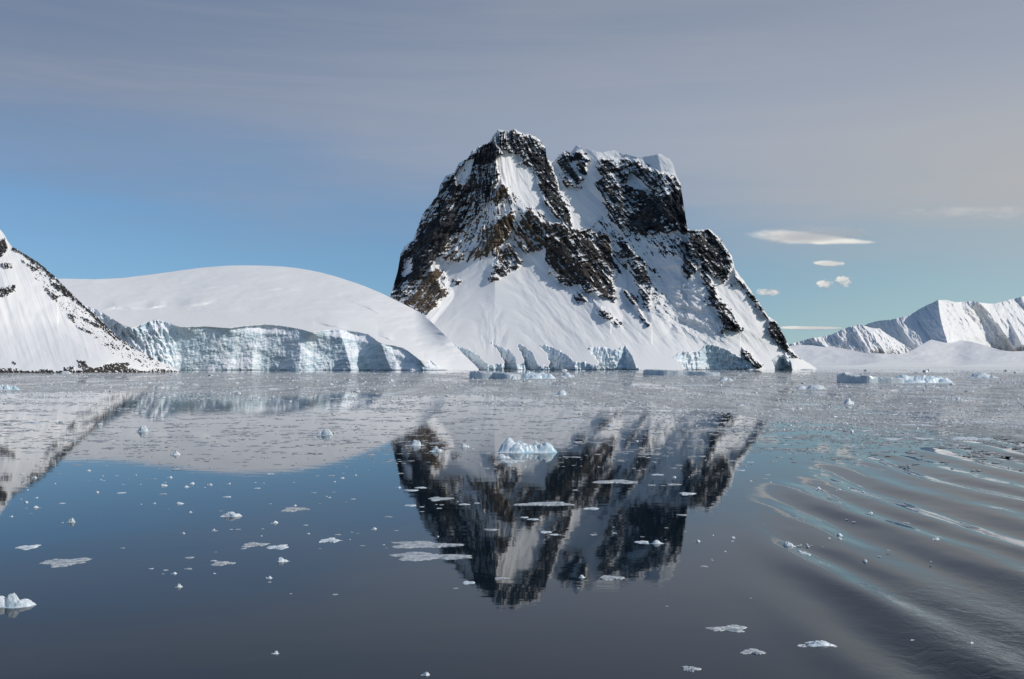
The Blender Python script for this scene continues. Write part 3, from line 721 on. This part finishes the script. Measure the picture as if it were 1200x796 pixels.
# (name, type, px, py waterline, width px, height px, label)
NAMED = [
 ('ice_chunk', 'lump', 14, 709, 58, 17, 'largest white lumpy ice chunk near the bottom left corner'),
 ('bergy_bit', 'cluster', 617, 530, 66, 18, 'pale blue crinkled ice block floating in the middle of the mountain reflection'),
 ('ice_chunk', 'lump', 487, 522, 27, 8, 'white pointed ice chunk on the left side of the dark reflection, left of its twin'),
 ('ice_chunk', 'lump', 511, 529, 19, 7, 'small white pointed ice chunk just right of a wider one, on the dark reflection'),
 ('ice_chunk', 'lump', 545, 524, 14, 5, 'little white chunk of ice left of the blue crinkled block'),
 ('ice_chunk', 'lump', 590, 537, 20, 6, 'pair of rounded white lumps just in front of the blue crinkled block'),
 ('ice_slab', 'pan', 600, 542, 28, 4, 'thin white ice slab below the two rounded white lumps'),
 ('slush_pan', 'pan', 502, 655, 96, 9, 'long grey slush pan, widest one left of the summit reflection'),
 ('slush_pan', 'pan', 495, 641, 78, 8, 'grey slush pan right behind the widest slush pan'),
 ('ice_slab', 'pan', 640, 592, 60, 4, 'long thin pale slab across the middle of the mountain reflection'),
 ('ice_slab', 'pan', 515, 586, 30, 4, 'white flat slab on the dark left flank of the reflection'),
 ('ice_slab', 'pan', 722, 566, 50, 4, 'thin grey slab on the right half of the mountain reflection'),
 ('ice_chunk', 'lump', 770, 637, 18, 5, 'white ice chunk on the right corner of the summit reflection'),
 ('ice_slab', 'pan', 753, 637, 18, 4, 'small flat slab touching the left of the white chunk at the reflected right corner'),
 ('ice_slab', 'pan', 805, 580, 20, 4, 'flat white slab beside the right shoulder of the reflection'),
 ('slush_pan', 'pan', 716, 679, 32, 5, 'grey slush pan just below the reflected right summit'),
 ('ice_chunk', 'lump', 682, 677, 10, 4, 'small white lump left of the slush pan below the reflected summit'),
 ('ice_chunk', 'lump', 271, 605, 28, 7, 'white knobbly ice chunk on the blue water at the left, brightest there'),
 ('slush_pan', 'pan', 76, 662, 50, 10, 'oval grey slush pan at lower left, above the largest white chunk'),
 ('ice_slab', 'pan', 33, 643, 26, 5, 'pale flat floe near the left edge, above and left of an oval slush pan'),
 ('ice_chunk', 'lump', 84, 612, 11, 6, 'small white peak of ice on the blue water at far left'),
 ('slush_pan', 'pan', 345, 599, 32, 6, 'grey pancake of slush right of the brightest knobbly chunk'),
 ('slush_pan', 'pan', 298, 640, 34, 5, 'dirty white slush strip in the cluster at lower left centre'),
 ('ice_slab', 'pan', 326, 643, 28, 5, 'whitish slab at the right end of the cluster at lower left centre'),
 ('ice_chunk', 'lump', 331, 658, 18, 6, 'low white chunk below the cluster of slabs at lower left centre'),
 ('ice_slab', 'pan', 386, 635, 26, 5, 'pale slab alone to the right of the left cluster'),
 ('slush_pan', 'pan', 260, 662, 28, 5, 'thin dirty slush patch left of the low white chunk'),
 ('ice_chunk', 'lump', 210, 688, 11, 5, 'lone small saddle shaped white chunk on dark water'),
 ('slush_pan', 'pan', 854, 739, 46, 7, 'oval pale slush pan near the bottom, edge of the wake'),
 ('slush_pan', 'pan', 882, 766, 30, 6, 'smaller oval slush pan below the pale one near the wake'),
 ('slush_pan', 'pan', 809, 786, 22, 6, 'broken bit of slush at the very bottom, right of centre'),
 ('ice_chunk', 'lump', 323, 766, 11, 4, 'lone thin white chip low on the dark water at left'),
 ('ice_chunk', 'lump', 499, 791, 13, 4, 'lone white chip at the bottom edge, left of centre'),
 ('ice_chunk', 'lump', 923, 640, 21, 7, 'white knobbly chunk at the left edge of the wake bands'),
 ('ice_slab', 'pan', 941, 651, 19, 6, 'rounded low white floe just below the knobbly chunk by the wake'),
 ('ice_chunk', 'lump', 958, 756, 46, 6, 'wide white floe riding the wake near the bottom'),
 ('ice_chunk', 'lump', 1140, 758, 34, 7, 'white rounded chunk in the choppy water at bottom right'),
 ('ice_chunk', 'lump', 1094, 634, 23, 5, 'small white chunk among the wake ripples right of the blue streaks'),
 ('ice_chunk', 'lump', 1013, 659, 12, 5, 'tiny white chunk in the trough between two wake bands'),
 ('ice_chunk', 'lump', 168, 506, 21, 9, 'blue grey lump on the pale reflected snow at left'),
 ('ice_slab', 'pan', 40, 498, 24, 6, 'flat grey blue floe near the left edge on the reflected slope'),
 ('ice_chunk', 'lump', 205, 533, 15, 6, 'white lump on the pale reflected snow, below the blue grey lump'),
 ('ice_chunk', 'lump', 380, 510, 28, 9, 'wide crumbly white lump on the pale reflected snow, left of centre'),
 ('ice_slab', 'pan', 672, 494, 30, 4, 'blue grey flat floe above and right of the crinkled blue block'),
 ('ice_slab', 'pan', 1045, 516, 24, 5, 'leftmost of three white slabs in a row on blue water at right'),
 ('ice_slab', 'pan', 1082, 516, 28, 6, 'middle of three white slabs in a row on blue water at right'),
 ('ice_slab', 'pan', 1135, 516, 42, 6, 'rightmost and longest of three white slabs in a row at right'),
 ('ice_chunk', 'lump', 995, 474, 20, 9, 'pointed white lump sticking out of the brash ice at right'),
 ('ice_chunk', 'lump', 1122, 470, 15, 6, 'blue lump in the brash ice near the right edge'),
 ('ice_slab', 'pan', 948, 476, 30, 5, 'low white slab left of the pointed lump in the brash ice'),
 ('ice_slab', 'pan', 1075, 500, 36, 6, 'pale bluish slab above the row of three white slabs'),
 ('iceberg', 'tab', 583, 444, 56, 11, 'flat grey blue tabular ice slab below the snow cliffs, left of a turquoise block'),
 ('bergy_bit', 'cluster', 632, 444, 42, 10, 'turquoise and white broken ice block beside the grey tabular slab'),
 ('ice_chunk', 'lump', 604, 445, 16, 6, 'white lump at the right end of the grey tabular slab'),
 ('ice_chunk', 'lump', 664, 442, 22, 7, 'low white lump right of the turquoise block'),
 ('iceberg', 'tab', 801, 440, 76, 8, 'long low grey tabular slab with a white top, under the right hand ice cliffs'),
 ('iceberg', 'tab', 1014, 449, 66, 13, 'large grey slab of ice in the brash ice at right'),
 ('bergy_bit', 'cluster', 1082, 449, 70, 11, 'heap of broken white ice right of the large grey slab'),
 ('ice_chunk', 'lump', 851, 446, 22, 5, 'small dark blue floe between the two long grey slabs'),
 ('ice_chunk', 'lump', 1152, 443, 40, 8, 'rough white heap of ice near the right edge, by the shore'),
 ('bergy_bit', 'cluster', 10, 457, 30, 7, 'pale blue broken ice at the left edge, in front of the shore rocks'),
 ('ice_chunk', 'lump', 655, 463, 26, 7, 'white crumbled heap in the grey brash ice, right of centre'),
 ('ice_slab', 'pan', 462, 463, 32, 5, 'white flat slab in the brash ice, left of centre'),
 ('ice_slab', 'pan', 130, 447, 36, 4, 'bluish flat slab in the brash ice at left, before the ice wall'),
 ('ice_chunk', 'lump', 950, 456, 44, 7, 'pale crumbled ridge of ice in front of the large grey slab'),
 ('ice_slab', 'pan', 815, 453, 50, 4, 'thin white slab in the brash ice, in front of the long grey slab'),
]
for i, (nm, ty, px, py, w, h, lab) in enumerate(NAMED):
    Y = F * CAMH / (py - HY); s = Y / F
    W, H = w * s * (.88 if w < 40 else 1.), h * s
    sd = 100 + i
    rs = np.random.RandomState(sd)
    if ty == 'lump':
        b = bumps_mound(sd, 3 + i % 6) if w < 40 else (bumps_row(sd, 6, .35, 1.) if i == 0 else bumps_mound(sd + 3, 9))
        me = floe_mesh(nm, sd, W * 1.0, W * .62, H * .66, b, .4, .35, 56, 18, M_ICE if w < 60 else M_BLUE, .13)
    elif ty == 'cluster':
        b = bumps_row(sd, 8, .45, .85) + [(-.60, .05, .36, .98), (-.3, .1, .3, .8)]
        me = floe_mesh(nm, sd, W * 1.05, W * .5, H * .7, b, .6, .5, 130, 40, M_BLUE, .1)
    elif ty == 'tab':
        me = floe_mesh(nm, sd, W * 1.02, W * .8, H * .8, None, .16, 1., 80, 20, M_GREY, .2)
    else:
        slush = nm == 'slush_pan'
        me = floe_mesh(nm, sd, W * 1.02, min(W * 1.25, h * Y * Y / (F * CAMH)), .03 + .008 * W if not slush else .03, None, .7 if slush else .45, .7, 80, 14, M_SLUSH if slush or w >= 30 and py > 540 else M_ICE, .22)
    put(nm, me, px, py - (h * .3 if ty == 'pan' else 0), lab, {'iceberg': 'iceberg', 'bergy_bit': 'ice block', 'slush_pan': 'slush pan'}.get(nm, 'ice floe'), rot=0 if ty != 'pan' else rs.uniform(-.2, .2))

# small pieces on the open water: templates shared by copies
T_LUMP = [floe_mesh('ice_chip', 400 + k, 1, .7, .2, bumps_mound(400 + k, 1 + k % 4), .4, .35, 18, 7, M_ICE, .18) for k in range(7)]
T_PAN = [floe_mesh('ice_chip', 430 + k, 1, .9, .035, None, .6, .6, 22, 7, M_ICE if k % 2 else M_SLUSH, .2) for k in range(8)]
REG = [  # box in sightings, count, label, group
 ((0, 548, 450, 620), 80, 'small ice chip scattered on the open blue water at left', 'ice chips on the blue water at left'),
 ((0, 620, 470, 700), 34, 'small ice chip on the dark water low at left', 'ice chips on the dark water at left'),
 ((455, 545, 850, 690), 62, 'small ice chip floating on the reflection of the mountain', 'ice chips on the mountain reflection'),
 ((850, 540, 1200, 640), 46, 'small ice chip drifting among the wake ripples at right', 'ice chips among the wake ripples'),
 ((780, 640, 1200, 790), 14, 'small ice chip in the rippled water at lower right', 'ice chips at lower right'),
]
rs = np.random.RandomState(77)
for (x0, y0, x1, y1), n, lab, grp in REG:
    k = 0
    cl = [(rs.uniform(x0, x1), y0 + (y1 - y0) * rs.rand() ** 1.4) for _ in range(max(3, n // 5))]
    while k < n:
        c = cl[rs.randint(len(cl))]
        if rs.rand() < .55: px, py = c[0] + rs.normal() * 22, c[1] + rs.normal() * 5
        else: px, py = rs.uniform(x0, x1), y0 + (y1 - y0) * rs.rand() ** 1.5
        if not (x0 <= px <= x1 and y0 <= py <= y1): continue
        Y = F * CAMH / (py - HY); s = Y / F
        wpx = 3 + 8 * rs.rand() ** 2.4
        slab = x0 > 450 and x1 < 900 and rs.rand() < .6
        if slab: wpx *= 1.9
        S = wpx * s
        me = T_LUMP[rs.randint(len(T_LUMP))] if rs.rand() < .4 and not slab else T_PAN[rs.randint(len(T_PAN))]
        put('ice_chip', me, px, py, lab, 'ice chip', grp, rs.uniform(-.5, .5), (S, S * rs.uniform(.7, 1.2), S * rs.uniform(.8, 1.1)))
        k += 1

# the brash belt: past counting
def build_brash():
    rs = np.random.RandomState(9)
    N = 260000
    px = rs.uniform(-80, 1290, N); py = 433.2 + 125 * rs.rand(N) ** 1.25
    # rows get thinner toward the viewer; the right-hand side stays packed longer
    low = lin(px, [(-80, 470), (250, 468), (420, 470), (620, 474), (760, 488), (880, 505), (1000, 520), (1290, 545)])
    patch = 1.35 * fbm(px / 120., py / 6., 4, 111)
    streak = fbm(px / 60., py / 2.2, 3, 112)
    p = sstep(0, 1, (low - py) / 24 + .38 + 1.9 * patch)
    p = np.maximum(p * (.55 + .45 * sstep(-.2, .3, streak)), .11 * sstep(556, 520, py) * sstep(.05, .45, streak + .5 * patch) * (px > 820) + .34 * sstep(556, 505, py) * sstep(-.1, .35, streak))
    lane = fbm(px / 85., py / 3.0, 4, 150)
    p = p * (.30 + .70 * sstep(-.22, .25, lane))
    # leads of open water
    p = p * (1 - .85 * poly_mask(px, py, [(160, 472), (250, 466), (365, 470), (350, 484), (250, 486), (180, 482)], 5))
    p = p * (1 - .9 * ((py < 436.5) & (px < 540)))
    keep = rs.rand(N) < p
    px, py, lane = px[keep], py[keep], lane[keep]; n = len(px)
    Y = F * CAMH / (py - HY); X = (px - CX) / F * Y
    front = py > 468 + 25 * (px > 760) + 14 * rs.rand(n)
    pan = rs.rand(n) < .80
    wpx = np.where(pan, 1.6 + 6.5 * rs.rand(n) ** 2.0, .9 + 2.6 * rs.rand(n) ** 2.5)
    wpx = np.where(front & pan, wpx * 1.7, wpx)
    S = np.minimum(wpx * Y / F, np.where(pan, 5.5, 2.2))
    H = np.where(pan, rs.uniform(.025, .09, n), S * rs.uniform(.12, .42, n)) * np.where(front, .6, 1)
    H = np.minimum(H, .6)
    bigc = (rs.rand(n) < .0028) & (py < 520)
    S = np.where(bigc, (5 + 14 * rs.rand(n) ** 2) * Y / F, S); H = np.where(bigc, (.7 + 1.6 * rs.rand(n) ** 1.5) * Y / F, H)
    # two-ring low-poly lump
    na = 6; th = np.linspace(0, 2 * np.pi, na, endpoint=False)
    V = np.zeros((n, 2 * na + 1, 3)); rot = rs.rand(n, 1) * 6.28
    for ring, (rr, zz) in enumerate(((1., -.25), (.72, .72))):
        j = rr * rs.uniform(.7, 1.2, (n, na))
        V[:, ring * na:(ring + 1) * na, 0] = j * np.cos(th + rot) * .5; V[:, ring * na:(ring + 1) * na, 1] = j * np.sin(th + rot) * .42
        V[:, ring * na:(ring + 1) * na, 2] = zz * rs.uniform(.6, 1.3, (n, na))
    V[:, -1, :2] = rs.uniform(-.12, .12, (n, 2)); V[:, -1, 2] = rs.uniform(.7, 1.3, n)
    V[..., 0] *= S[:, None]; V[..., 1] *= S[:, None]; V[..., 2] *= H[:, None]
    V[..., 0] += X[:, None]; V[..., 1] += Y[:, None]
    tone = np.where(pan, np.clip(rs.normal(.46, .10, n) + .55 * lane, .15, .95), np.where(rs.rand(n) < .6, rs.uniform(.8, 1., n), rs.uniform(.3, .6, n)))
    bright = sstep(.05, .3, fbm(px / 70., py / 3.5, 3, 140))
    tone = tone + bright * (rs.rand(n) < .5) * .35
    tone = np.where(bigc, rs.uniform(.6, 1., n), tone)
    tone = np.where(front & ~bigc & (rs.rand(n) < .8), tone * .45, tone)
    f = []
    for j in range(na):
        k = (j + 1) % na
        f += [(j, k, na + k), (j, na + k, na + j), (na + j, na + k, 2 * na)]
    f = np.array(f); m = 2 * na + 1
    Fq = (f[None] + (np.arange(n) * m)[:, None, None]).reshape(-1, 3)
    print('brash pieces', n)
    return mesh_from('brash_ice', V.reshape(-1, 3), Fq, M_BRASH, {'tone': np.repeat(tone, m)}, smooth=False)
brash = build_brash()
brash.data.materials[0].name = 'brash_ice'
tag(brash, 'grey belt of crushed brash ice stretching across the water below the shore', 'brash ice', kind='stuff')

# ------------------------------------------------------------------ clouds low over the right-hand horizon
def cloud(px, py, w, h, Y, label, seed, dens, tail=0., puff=.12, mat=None):
    x, y, z = world_pt(px, py, Y); s = Y / F
    na, nb = 64, 28
    V = []
    for i in range(nb + 1):
        ph = -math.pi / 2 + math.pi * i / nb
        for j in range(na):
            th = 2 * math.pi * j / na
            a, b, c = math.cos(ph) * math.cos(th), math.cos(ph) * math.sin(th), math.sin(ph)
            V.append((a, b, c))
    V = np.array(V); a = V[:, 0]
    n = fbm(V[:, 0] * 2.2 + V[:, 1] + seed, V[:, 2] * 1.6 + V[:, 1] * 1.3, 5, seed % 50)
    taper = np.clip(1 - tail * (a * .5 + .5), .06, 1)
    top = 1.
    n = n * 0; taper = 1.
    Vx = np.stack([V[:, 0] * w / 2 * (1 + puff * n), V[:, 1] * w / 3, V[:, 2] * h / 2 * taper * (1 + 2.6 * puff * n)], -1) * s
    i = np.arange((nb + 1) * na).reshape(nb + 1, na)
    Fq = np.stack([i[:-1], np.roll(i, -1, 1)[:-1], np.roll(i, -1, 1)[1:], i[1:]], -1).reshape(-1, 4)
    o = mesh_from('cloud', Vx, Fq, mat_cloud('cloud_vapour', dens, (w / 2 * s, w / 3 * s, h / 2 * s), tail, puff))
    o.location = (x, y, z)
    return tag(o, label, 'cloud')
cloud(960, 273, 168, 34, 16000, 'long lens shaped white cloud with a thin right tail, right of the mountain', 3, .0016, .85, puff=.2)
cloud(973, 308, 46, 14, 16000, 'small flat oval cloud under the long lens shaped one', 4, .0022, .2, .22)
cloud(969, 332, 28, 20, 16000, 'left puff of the two ragged cumulus puffs over the far range', 5, .004, 0, .5)
cloud(990, 328, 30, 22, 16400, 'right puff of the two ragged cumulus puffs over the far range', 6, .004, 0.3, .5)
cloud(902, 341, 40, 17, 16000, 'small triangular cloud just right of the mountain shoulder', 7, .003, .5, .35)
cloud(958, 384, 90, 9, 17000, 'thin pale streak of cloud just above the far range', 8, .0012, .3)

# ------------------------------------------------------------------ light, sky, camera
SUN_EL, SUN_AZ = 34., 109.          # azimuth clockwise from the view direction (+Y)
sd = (math.sin(R(SUN_AZ)) * math.cos(R(SUN_EL)), math.cos(R(SUN_AZ)) * math.cos(R(SUN_EL)), math.sin(R(SUN_EL)))
L = bpy.data.lights.new('sun', 'SUN'); L.energy = 2.7; L.angle = R(.5); L.color = (1., .955, .89)
lo = bpy.data.objects.new('sun', L); col.objects.link(lo)
from mathutils import Vector
lo.rotation_euler = Vector(sd).to_track_quat('Z', 'Y').to_euler()

w = bpy.data.worlds.new('World'); sc.world = w; w.use_nodes = True
nt = w.node_tree
for n in list(nt.nodes): nt.nodes.remove(n)
out = nt.nodes.new('ShaderNodeOutputWorld'); bg = nt.nodes.new('ShaderNodeBackground')
SKY_S = .10
sky = nt.nodes.new('ShaderNodeTexSky'); sky.sky_type = 'NISHITA'; sky.sun_disc = False
sky.sun_elevation = R(SUN_EL); sky.sun_rotation = R(SUN_AZ); sky.air_density = 1.; sky.dust_density = .6; sky.ozone_density = 2.
tc = nt.nodes.new('ShaderNodeTexCoord')
sep = nt.nodes.new('ShaderNodeSeparateXYZ'); nt.links.new(tc.outputs['Generated'], sep.inputs[0])
x_, y_, z_ = sep.outputs
st = mapping(nt, tc.outputs['Generated'], (2.2, 2.2, 16.), (0, R(4), 0))
n1 = noise_n(nt, st, 1.3, 5, .55, .3)
n2 = noise_n(nt, mapping(nt, tc.outputs['Generated'], (1.4, 1.4, 7.)), 2.1, 6, .6, .5)
# altostratus veil: begins lower toward the right
zz = math_(nt, 'ADD', z_, math_(nt, 'MULTIPLY', math_(nt, 'SUBTRACT', n1, .5), .13))
zz = math_(nt, 'ADD', zz, math_(nt, 'MULTIPLY', x_, .075))
cov = maprange(nt, zz, .075, .235)
cc = mixc(nt, maprange(nt, x_, -.48, .5, smooth=False), (1.36, 1.98, 3.20), (2.95, 3.36, 4.15))
cc = mixc(nt, math_(nt, 'MULTIPLY', maprange(nt, z_, .37, .20), maprange(nt, x_, -.5, .2, .34, .62)), cc, (3.85, 4.42, 5.45))
cc = mixc(nt, math_(nt, 'MULTIPLY', maprange(nt, x_, .0, .5), maprange(nt, z_, .30, .16, 0, .75)), cc, (4.75, 4.7, 4.55))
wisp = noise_n(nt, mapping(nt, tc.outputs['Generated'], (1.6, 1.6, 26.), (0, R(-3), 0)), 1.6, 6, .6, .4)
cc = mixc(nt, maprange(nt, wisp, .42, .72, 0, .10), cc, (5.0, 5.0, 5.2))
cc = mixc(nt, maprange(nt, n2, .35, .7, 0, .14), cc, (4.2, 4.2, 4.6))
low = nt.nodes.new('ShaderNodeCombineXYZ'); nt.links.new(x_, low.inputs[0]); nt.links.new(y_, low.inputs[1])
nt.links.new(math_(nt, 'ADD', math_(nt, 'MULTIPLY', z_, .85), .07), low.inputs[2]); nt.links.new(low.outputs[0], sky.inputs[0])
clear = mixc(nt, 1., sky.outputs[0], mixc(nt, maprange(nt, x_, -.1, .5), (.70, .91, 1.06), (1.12, 1.15, 1.04)), 'MULTIPLY')
cov = math_(nt, 'MULTIPLY', cov, maprange(nt, math_(nt, 'ADD', z_, math_(nt, 'MULTIPLY', n2, .3)), .84, .56, .05, 1.))  # veil opened in the unseen upper sky so clear blue tints the shade
cov = math_(nt, 'MULTIPLY', cov, maprange(nt, y_, -.35, .1, .1, 1.))  # opened behind the camera too, out of view, for the same bluer shade
c = mixc(nt, math_(nt, 'MULTIPLY', cov, .97), clear, cc)
# cloud whiteness painted into the sky behind the thin cloud volumes, plus a streak (bearing and elevation of each, in tangents)
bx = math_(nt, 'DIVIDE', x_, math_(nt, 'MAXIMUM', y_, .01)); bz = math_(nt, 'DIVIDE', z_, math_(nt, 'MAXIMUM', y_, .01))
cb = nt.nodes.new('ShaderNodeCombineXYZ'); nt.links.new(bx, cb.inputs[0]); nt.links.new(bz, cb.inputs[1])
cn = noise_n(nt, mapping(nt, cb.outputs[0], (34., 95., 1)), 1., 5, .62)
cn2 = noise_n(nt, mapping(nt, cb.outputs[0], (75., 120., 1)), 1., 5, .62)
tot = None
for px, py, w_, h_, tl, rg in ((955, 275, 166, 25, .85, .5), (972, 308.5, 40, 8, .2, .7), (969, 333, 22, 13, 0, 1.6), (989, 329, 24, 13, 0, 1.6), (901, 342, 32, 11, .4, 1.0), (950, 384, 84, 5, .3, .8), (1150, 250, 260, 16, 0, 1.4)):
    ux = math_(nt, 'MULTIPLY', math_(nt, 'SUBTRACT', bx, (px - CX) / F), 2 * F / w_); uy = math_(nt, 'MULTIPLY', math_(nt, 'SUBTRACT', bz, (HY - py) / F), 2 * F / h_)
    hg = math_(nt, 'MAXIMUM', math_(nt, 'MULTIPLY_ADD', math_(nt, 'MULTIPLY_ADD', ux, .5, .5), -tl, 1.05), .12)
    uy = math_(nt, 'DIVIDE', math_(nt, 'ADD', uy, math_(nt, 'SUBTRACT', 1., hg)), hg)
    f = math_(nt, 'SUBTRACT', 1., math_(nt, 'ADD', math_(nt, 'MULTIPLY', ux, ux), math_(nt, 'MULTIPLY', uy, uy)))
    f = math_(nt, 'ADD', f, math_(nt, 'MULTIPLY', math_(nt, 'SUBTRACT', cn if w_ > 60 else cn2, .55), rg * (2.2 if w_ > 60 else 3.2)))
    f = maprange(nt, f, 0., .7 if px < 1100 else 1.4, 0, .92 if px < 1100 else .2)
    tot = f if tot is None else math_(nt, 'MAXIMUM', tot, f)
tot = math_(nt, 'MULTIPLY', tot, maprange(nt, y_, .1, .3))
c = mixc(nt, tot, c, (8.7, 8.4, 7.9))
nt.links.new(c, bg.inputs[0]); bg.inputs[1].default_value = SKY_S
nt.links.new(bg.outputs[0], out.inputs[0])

cam = bpy.data.cameras.new('camera'); co = bpy.data.objects.new('camera', cam); col.objects.link(co)
cam.sensor_width = 36; cam.lens = F / 1200 * 36; cam.shift_y = (HY - 398) / 1200
cam.clip_start = .5; cam.clip_end = 120000
co.location = (0, 0, CAMH); co.rotation_euler = (R(90), 0, 0)
sc.camera = co
sc.view_settings.view_transform = 'Standard'; sc.view_settings.look = 'None'
sc.view_settings.gamma = 1; sc.view_settings.exposure = 0; sc.view_settings.use_curve_mapping = False
sc.cycles.max_bounces = 40; sc.cycles.diffuse_bounces = 3; sc.cycles.glossy_bounces = 4; sc.cycles.volume_bounces = 40
